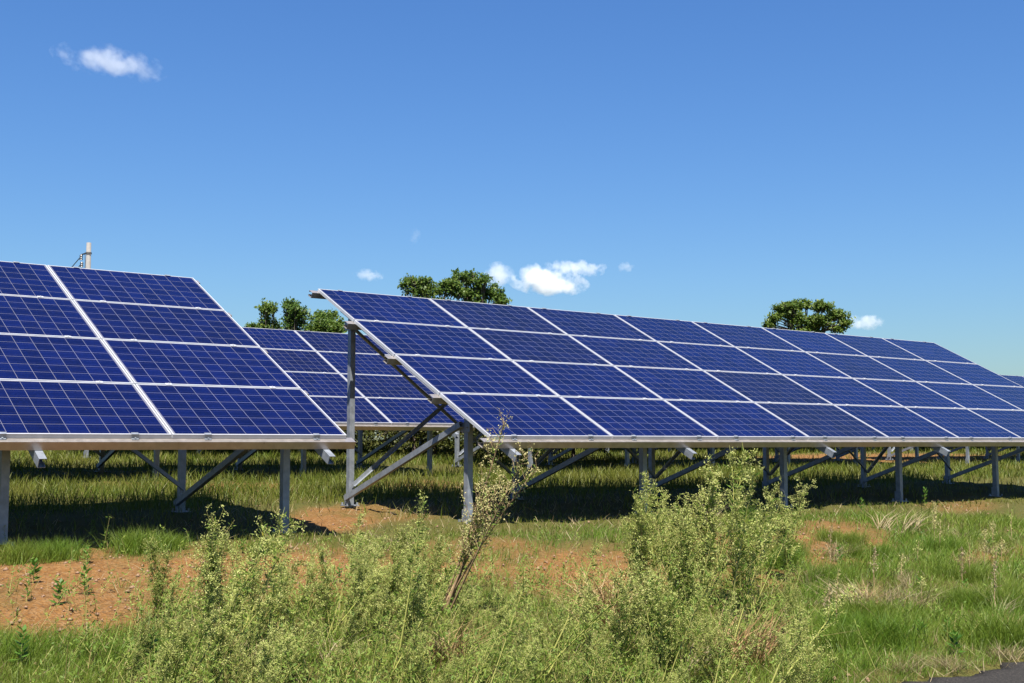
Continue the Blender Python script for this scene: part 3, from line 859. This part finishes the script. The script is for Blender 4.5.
def stalk(px, py, h, label, mat, name, seed, dense=9):
    r = np.random.default_rng(seed)
    p, d = at(px, py)
    o = empty(name, tuple(float(v) for v in p)); tag(o, label, 'weed')
    T = np.linspace(0, 1, 6)
    path = np.stack([0.05 * T * T, 0.02 * T, h * T], 1)
    V, F = tubes([path], [np.linspace(0.004, 0.0015, 6)], 4)
    obj('stem', np_mesh('stem', V, [(F, 0)], [M_BSTEM]), o)
    n = 26 * dense
    t = 0.45 + 0.55 * r.random(n)
    c = np.stack([np.interp(t, T, path[:, i]) for i in range(3)], 1) + r.normal(0, 0.014, (n, 3)) * (1.4 - t)[:, None] * 1.4
    V, F = leaves(c, r.normal(0, 0.5, (n, 3)) + np.array([0, 0, 0.7]), r.normal(0, 1, (n, 3)), r.uniform(0.012, 0.03, n), r.uniform(0.005, 0.009, n))
    obj('seed_heads', np_mesh('seed_heads', V, [(F, 0)], [mat]), o)
stalk(935, 548, 0.44, 'brown seed stalk standing up before the posts at the right', M_BHEAD, 'seed_stalk', 1)
stalk(985, 570, 0.35, 'small brown seed stalk near the right edge', M_BHEAD, 'seed_stalk', 2, 5)
rs = random.Random(9)
for i in range(16):
    stalk(rs.uniform(800, 1020), rs.uniform(545, 640), rs.uniform(0.18, 0.40), 'thin seed stalk among the grass of the right bank', (M_BHEAD, M_DRY, M_WHEAD)[i % 3], 'seed_stalk', 20 + i, rs.choice((2, 4)))
    COL.objects[-1].parent['group'] = 'thin seed stalks of the right bank'
stalk(963, 596, 0.36, 'thin dry stalk on the green bank at the right', M_DRY, 'seed_stalk', 3, 4)

def herb(px, py, h, label, seed, n=26, L=0.07):
    if h > 0.3: n, L = 90, 0.10
    r = np.random.default_rng(seed)
    p, d = at(px, py)
    o = empty('broadleaf_herb', tuple(float(v) for v in p)); tag(o, label, 'herb')
    V, F = tubes([np.array([[0, 0, -0.01], [0.01, 0, h]])], [np.array([0.003, 0.0015])], 4)
    obj('stem', np_mesh('stem', V, [(F, 0)], [M_WSTEM]), o)
    t = np.linspace(0.1, 1, n); a = np.arange(n) * 2.4
    c = np.stack([0.01 * t, 0 * t, h * t], 1)
    dd = np.stack([np.cos(a), np.sin(a), 0.35 + 0.6 * t + r.normal(0, 0.2, n)], 1)
    V, F = leaves(c, dd, np.tile([0, 0, 1.0], (n, 1)) + r.normal(0, 0.2, (n, 3)), L * (1.2 - 0.5 * t) * r.uniform(0.7, 1.2, n), L * 0.32 * np.ones(n))
    obj('leaves', np_mesh('leaves', V, [(F, 0)], [M_HERB]), o)
for i in range(22):
    x_, y_ = (rs.uniform(790, 1020), rs.uniform(540, 655)) if i < 13 else (rs.uniform(10, 560), rs.uniform(545, 605))
    herb(x_, y_, rs.uniform(0.05, 0.13), 'small green seedling in the grass of the right bank' if i < 13 else 'small green seedling on the bare soil left of the right thicket', 60 + i, 14, rs.uniform(0.04, 0.07))
    COL.objects[-1].parent['group'] = 'small seedlings'
for x_, y_, h_, lb, s_ in ((84, 596, 0.20, 'leafy green herb standing on the bare orange soil', 1), (33, 582, 0.13, 'small green herb on bare soil left of the leafy herb', 2), (58, 607, 0.14, 'green seedling low on the bare soil at the left', 4),
                       (862, 518, 0.22, 'yellow green herb in the shade below the long array', 3), (925, 506, 0.24, 'bright leafed herb beside the brown seed stalk', 6), (652, 662, 0.42, 'tall dark green herb with narrow leaves at the left foot of the right thicket', 21), (668, 668, 0.36, 'second dark green narrow leaved herb, right of the tall one', 22), (150, 672, 0.2, 'broad leaved herb at the bottom left of the thicket', 7), (20, 668, 0.18, 'dark leafed herb in the grass at the bottom left corner', 8),
                       (955, 655, 0.12, 'broad leaved herb beside the asphalt edge', 9), (920, 640, 0.1, 'low leafy herb on the bank above the asphalt', 10)):
    herb(x_, y_, h_, lb, s_)

# ------------------------------------------------------------------ trees and shrubs beyond the rows
def tree(name, loc, lobes, trunk_h, trunk_r, leaf, n, label, group, cat='tree', mat=None, seed=1, sub=14, gap=0.0):
    """lobes: (x, y, z, rx, ry, rz) boughs of the crown, relative to the foot"""
    r = np.random.default_rng(seed)
    o = empty(name, loc); tag(o, label, cat, group)
    paths = [np.array([[0, 0, -0.2], [0.05 * trunk_h, 0, trunk_h * 0.5], [0, 0.03 * trunk_h, trunk_h]])]
    rads = [np.array([trunk_r * 1.25, trunk_r, trunk_r * 0.6])]
    top = paths[0][-1]
    C_ = []; S_ = []
    vol = np.array([l[3] * l[4] * l[5] for l in lobes]) ** 0.8; vol /= vol.sum()
    for (x, y, z, rx, ry, rz), v in zip(lobes, vol):
        e = np.array([x, y, z])
        paths.append(np.stack([top * 0.8, (top + e) / 2 + np.array([0, 0, 0.05 * z]), e])); rads.append(np.array([trunk_r * 0.4, trunk_r * 0.2, trunk_r * 0.05]))
        k = max(5, int(n * v / sub))
        u = unit(r.normal(0, 1, (k, 3))) * (r.random((k, 1)) ** 0.45)
        cc = e + u * np.array([rx, ry, rz])
        C_.append(cc); S_.append(np.full(k, min(rx, ry, rz)))
        for j in range(min(8, k)): 
            paths.append(np.stack([e * 0.9 + top * 0.1, (e + cc[j]) / 2, cc[j]])); rads.append(np.array([trunk_r * 0.12, trunk_r * 0.08, trunk_r * 0.03]))
    C_ = np.concatenate(C_); S_ = np.concatenate(S_)
    V, F = tubes(paths, rads, 6)
    obj('trunk', np_mesh('trunk', V, [(F, 0)], [M_BARK], True), o)
    k = len(C_)
    cl = C_[:, None] + r.normal(0, 1, (k, sub, 3)) * (np.maximum(0.32 * S_, leaf * 0.9) * 0.62)[:, None, None] * np.array([1, 1, 0.6])
    cl = cl.reshape(-1, 3)
    dd = r.normal(0, 1, cl.shape); dd[:, 2] -= 0.2
    V, F = leaves(cl, dd, r.normal(0, 0.6, cl.shape) + np.array([-0.2, -0.5, 0.9]), leaf * r.uniform(0.6, 1.3, len(cl)), leaf * 0.55 * r.uniform(0.7, 1.3, len(cl)))
    obj('crown', np_mesh('crown', V, [(F, 0)], [mat or M_TREE]), o)
    return o

def far_pt(px, dist):
    """a point of the ground at a given distance in the direction of px"""
    d = FW * 1.0 + RT * (px - 512) / FPX
    d = d / np.linalg.norm(d[:2])
    p = CAM + d * dist
    return (float(p[0]), float(p[1]), float(G(p[0], p[1])))

def px_tree(px, dist, blobs, label, group, seed, leaf=0.19, n=7000, trunk_r=0.2, name='broadleaf_tree'):
    """blobs: (px x, px y, px rx, px ry) of the boughs of a tree standing at that distance"""
    loc = far_pt(px, dist)
    r = np.random.default_rng(seed)
    dep = (np.array(loc) - CAM) @ FW
    k = dep / FPX
    lobes = []
    for bx, by, rx, ry in blobs:
        off = RT * ((bx - px) * k)
        dpth = r.normal(0, 0.5) * rx * k
        fx = np.array([math.sin(YAW), math.cos(YAW), 0]) * dpth
        z = (441.5 - by) * k + CAM[2] - loc[2]
        lobes.append((off[0] + fx[0], off[1] + fx[1], z, rx * k, rx * k, ry * k))
    lowest = min(l[2] - l[5] for l in lobes)
    fine = []
    for (x, y, z, a, b, c) in lobes:
        fine.append((x, y, z, a * 0.88, b * 0.88, c * 0.88))
        for _ in range(5):
            u_ = r.normal(0, 1, 3); u_ /= np.linalg.norm(u_)
            q = r.uniform(0.28, 0.46)
            fine.append((x + u_[0] * a * 0.85, y + u_[1] * b * 0.85, z + u_[2] * c * 0.85, a * q, b * q, c * q))
    lobes = fine
    return tree(name, loc, lobes, max(1.5, lowest * 0.95), trunk_r, leaf * 0.8, int(n * 2.2), label, group, seed=seed)

GT = 'trees beyond the solar field'
px_tree(268, 62, [(268, 306, 8, 9), (267, 325, 12, 14), (266, 350, 16, 20), (270, 380, 18, 20)], 'slim tree, leftmost of the three behind the left array', GT, 41, 0.2, 4200)
px_tree(294, 64, [(292, 304, 8, 9), (298, 312, 10, 10), (292, 325, 14, 14), (296, 350, 18, 20), (294, 380, 20, 20)], 'middle one of the three trees behind the left array', GT, 42, 0.2, 5200)
px_tree(326, 60, [(318, 318, 11, 9), (333, 316, 9, 7), (326, 330, 18, 13), (326, 355, 22, 20), (340, 328, 8, 8)], 'lower rounded tree, rightmost of the three behind the left array', GT, 43, 0.2, 5200)
px_tree(252, 80, [(252, 326, 6, 5), (252, 345, 9, 12)], 'small far tree just left of the slim tree', GT, 48, 0.2, 1800, 0.12)
px_tree(428, 66, [(410, 281, 13, 10), (424, 287, 14, 10), (442, 285, 14, 9), (454, 288, 10, 9), (428, 305, 26, 16), (430, 335, 30, 22)], 'left one of the two joined trees above the long array', GT, 44, 0.22, 7000)
px_tree(478, 68, [(464, 275, 12, 9), (479, 279, 10, 8), (470, 292, 18, 11), (492, 290, 11, 8), (500, 298, 9, 6), (478, 315, 26, 16), (484, 340, 26, 18)], 'right one of the two joined trees, with the highest crown', GT, 45, 0.22, 7500)
px_tree(808, 72, [(783, 306, 11, 5), (800, 303, 12, 6), (822, 305, 13, 6), (838, 313, 11, 5), (772, 317, 8, 4), (769, 326, 6, 4), (795, 318, 13, 7), (816, 321, 15, 7), (846, 321, 6, 3), (838, 328, 7, 4), (806, 332, 18, 7), (785, 311, 9, 5)],
        'open spreading tree with gaps in its crown above the right of the long array', GT, 46, 0.22, 5600)

def shrub(px, dist, w, h, label, seed, n=3400):
    loc = far_pt(px, dist)
    r = np.random.default_rng(seed)
    lobes = [(r.normal(0, w * 0.3), r.normal(0, w * 0.3), h * r.uniform(0.3, 0.75), w * 0.38, w * 0.38, h * 0.34) for _ in range(5)]
    tree('shrub', loc, lobes, h * 0.3, 0.05, 0.09, n, label, 'shrubs beyond the third row', 'shrub', M_BUSH, seed)
for i, px in enumerate(range(-60, 1140, 28)):
    if 300 < px < 600: shrub(px + random.uniform(-12, 12), 28.5 + random.uniform(0, 2), random.uniform(2.0, 2.8), random.uniform(1.5, 2.0), 'yellowish green shrub in the dim strip beneath and beyond the arrays', 700 + i)
    shrub(px + random.uniform(-15, 15), 31 + random.uniform(0, 9) + max(0, px - 300) * 0.028, random.uniform(2.2, 3.4), random.uniform(1.5, 2.3), 'yellowish green shrub in the dim strip beneath and beyond the arrays', 500 + i)

# ------------------------------------------------------------------ utility pole with its wires
def pole(px, dist, top_px, label):
    loc = far_pt(px, dist)
    dep = (np.array(loc) - CAM) @ FW
    h = (441.5 - top_px) * dep / FPX + CAM[2] - loc[2]
    o = empty('utility_pole', loc); tag(o, label, 'utility pole', 'utility poles behind the left array')
    V, F = tubes([np.array([[0, 0, -0.3], [0, 0, h * 0.5], [0, 0, h - 0.01], [0, 0, h]])], [np.array([0.16, 0.13, 0.095, 0.07])], 12)
    F2 = np.array([[len(V) - 12 + i for i in (0, 3, 6, 9)], ])
    obj('shaft', np_mesh('shaft', V, [(F, 0), (F2, 0)], [M_CONC], False), o)
    bm = bmesh.new()
    for z in (h - 0.42, h - 0.46):
        bmesh.ops.create_cone(bm, cap_ends=False, segments=12, radius1=0.125, radius2=0.125, depth=0.03, matrix=Matrix.Translation((0, 0, z)))
    u = -RT
    a = Vector((u[0], u[1], 0))
    extrude(bm, rect(0.05, 0.05), Vector((0, 0, h - 0.44)) + a * 0.1, Vector((0, 0, h - 0.50)) + a * 0.30, (0, 0, 1))
    obj('pole_bracket', mesh_of('pole_bracket', bm, M_BLACK), o)
    ins = []
    for dx, dz in ((0.30, -0.56), (0.27, -0.86)):
        bm = bmesh.new()
        p = Vector((0, 0, h + dz)) + a * dx
        for k in range(3):
            bmesh.ops.create_cone(bm, cap_ends=True, segments=10, radius1=0.075, radius2=0.04, depth=0.07, matrix=Matrix.Translation(p + Vector((0, 0, -0.075 * k + 0.03))))
        obj('insulator', mesh_of('insulator', bm, M_BLACK), o)
        ins.append(Vector(loc) + p)
    # down lead hugging the shaft
    V, F = tubes([np.array([[*(a * 0.25)[:2], h - 0.5], [*(a * 0.15)[:2], h - 0.42], [*(a * 0.13)[:2], h - 0.8], [*(a * 0.15)[:2], h - 3]])], [np.full(4, 0.014)], 5)
    obj('cable', np_mesh('cable', V, [(F, 0)], [M_BLACK]), o)
    return ins
i1 = pole(86, 52, 240, 'grey concrete utility pole with dark insulators behind the nearest array')
i2 = pole(-62, 118, 356, 'far utility pole hidden behind the left array')
for p, q, lb in zip(i1, i2, ('upper thin overhead wire running down left from the utility pole', 'lower thin overhead wire running down left from the utility pole')):
    T = np.linspace(0, 1, 24)
    pa, qa = np.array(p), np.array(q)
    path = pa + (qa - pa) * T[:, None] - np.array([0, 0, 1.0]) * (1.6 * 4 * T * (1 - T))[:, None]
    V, F = tubes([path], [np.full(24, 0.02)], 5)
    tag(obj('overhead_wire', np_mesh('overhead_wire', V, [(F, 0)], [M_BLACK])), lb, 'wire', 'overhead wires')

# ------------------------------------------------------------------ clouds
def cloud_mat(name, dens, seed, sx, cut=0.0):
    m = bpy.data.materials.new(name); m.use_nodes = True
    n = m.node_tree.nodes; l = m.node_tree.links
    n.remove(n['Principled BSDF'])
    tc = n.new('ShaderNodeTexCoord')
    ln = n.new('ShaderNodeVectorMath'); ln.operation = 'LENGTH'; l.new(tc.outputs['Object'], ln.inputs[0])
    mp = n.new('ShaderNodeMapping'); l.new(tc.outputs['Object'], mp.inputs[0])
    mp.inputs['Scale'].default_value = (sx, 1, 1); mp.inputs['Location'].default_value = (seed * 3.1, seed * 1.7, seed)
    f = noise(n, l, 1.15, 5, mp.outputs[0], 0.58)
    a = math_node(n, l, 'MULTIPLY', math_node(n, l, 'SUBTRACT', 0.80, ln.outputs['Value']), 1.25)
    b_ = math_node(n, l, 'MULTIPLY', math_node(n, l, 'SUBTRACT', f, 0.53 + cut), 2.7)
    d = math_node(n, l, 'MULTIPLY', math_node(n, l, 'MINIMUM', math_node(n, l, 'MAXIMUM', math_node(n, l, 'ADD', a, b_), 0.0), 0.6), dens)
    vol = n.new('ShaderNodeVolumePrincipled')
    vol.inputs['Color'].default_value = (1, 1, 1, 1)
    vol.inputs['Anisotropy'].default_value = 0.0
    l.new(d, vol.inputs['Density'])
    l.new(vol.outputs[0], n['Material Output'].inputs['Volume'])
    return m
def cloud(px, py, rx, ry, label, seed, dens, dist=2400, tilt=0.0, cut=0.0):
    d = FW + RT * (px - 512) / FPX - UP * (py - 341.5) / FPX
    p = CAM + d * dist
    k = dist / FPX
    bm = bmesh.new(); bmesh.ops.create_icosphere(bm, subdivisions=3, radius=1.0)
    me = mesh_of('cloud', bm, cloud_mat('cloud_vapour', 0.6 * dens / (ry * k), seed, rx / ry, cut))
    o = obj('cloud', me, None, tuple(float(v) for v in p), (0, tilt, RX))
    o.scale = (rx * k, rx * k * 0.5, ry * k)
    tag(o, label, 'cloud', 'small clouds in the blue sky')
CL = [(110, 62, 62, 18, 'long white cloud high in the sky at the upper left', 1, 0.85, 0.17, -0.02), (549, 283, 42, 14, 'brightest puffy cloud just above the long array', 2, 2.4, 0.06, -0.08), (499, 275, 18, 14, 'small puff at the left end of the brightest cloud', 3, 2.6, 0.0, -0.08), (535, 274, 17, 12, 'puff on top of the brightest cloud', 9, 2.8, 0.0, -0.08),
      (576, 268, 36, 9, 'thin flat cloud above and right of the brightest cloud', 4, 0.9, 0.05, -0.05), (626, 267, 9, 6, 'tiny faint cloud right of the thin flat cloud', 5, 0.7, 0.0, -0.06), (368, 275, 17, 7, 'small faint cloud above the end of the long array', 6, 0.7, 0.08, -0.06),
      (866, 322, 22, 9, 'pale cloud beside the open spreading tree', 7, 1.0, 0.0, -0.08), (415, 236, 7, 9, 'barest wisp of cloud above the joined trees', 8, 0.4, 0.0, -0.05)]
for px, py, rx, ry, lb, sd, dn, tl, cut in CL: cloud(px, py, rx, ry, lb, sd, dn, tilt=tl, cut=cut)
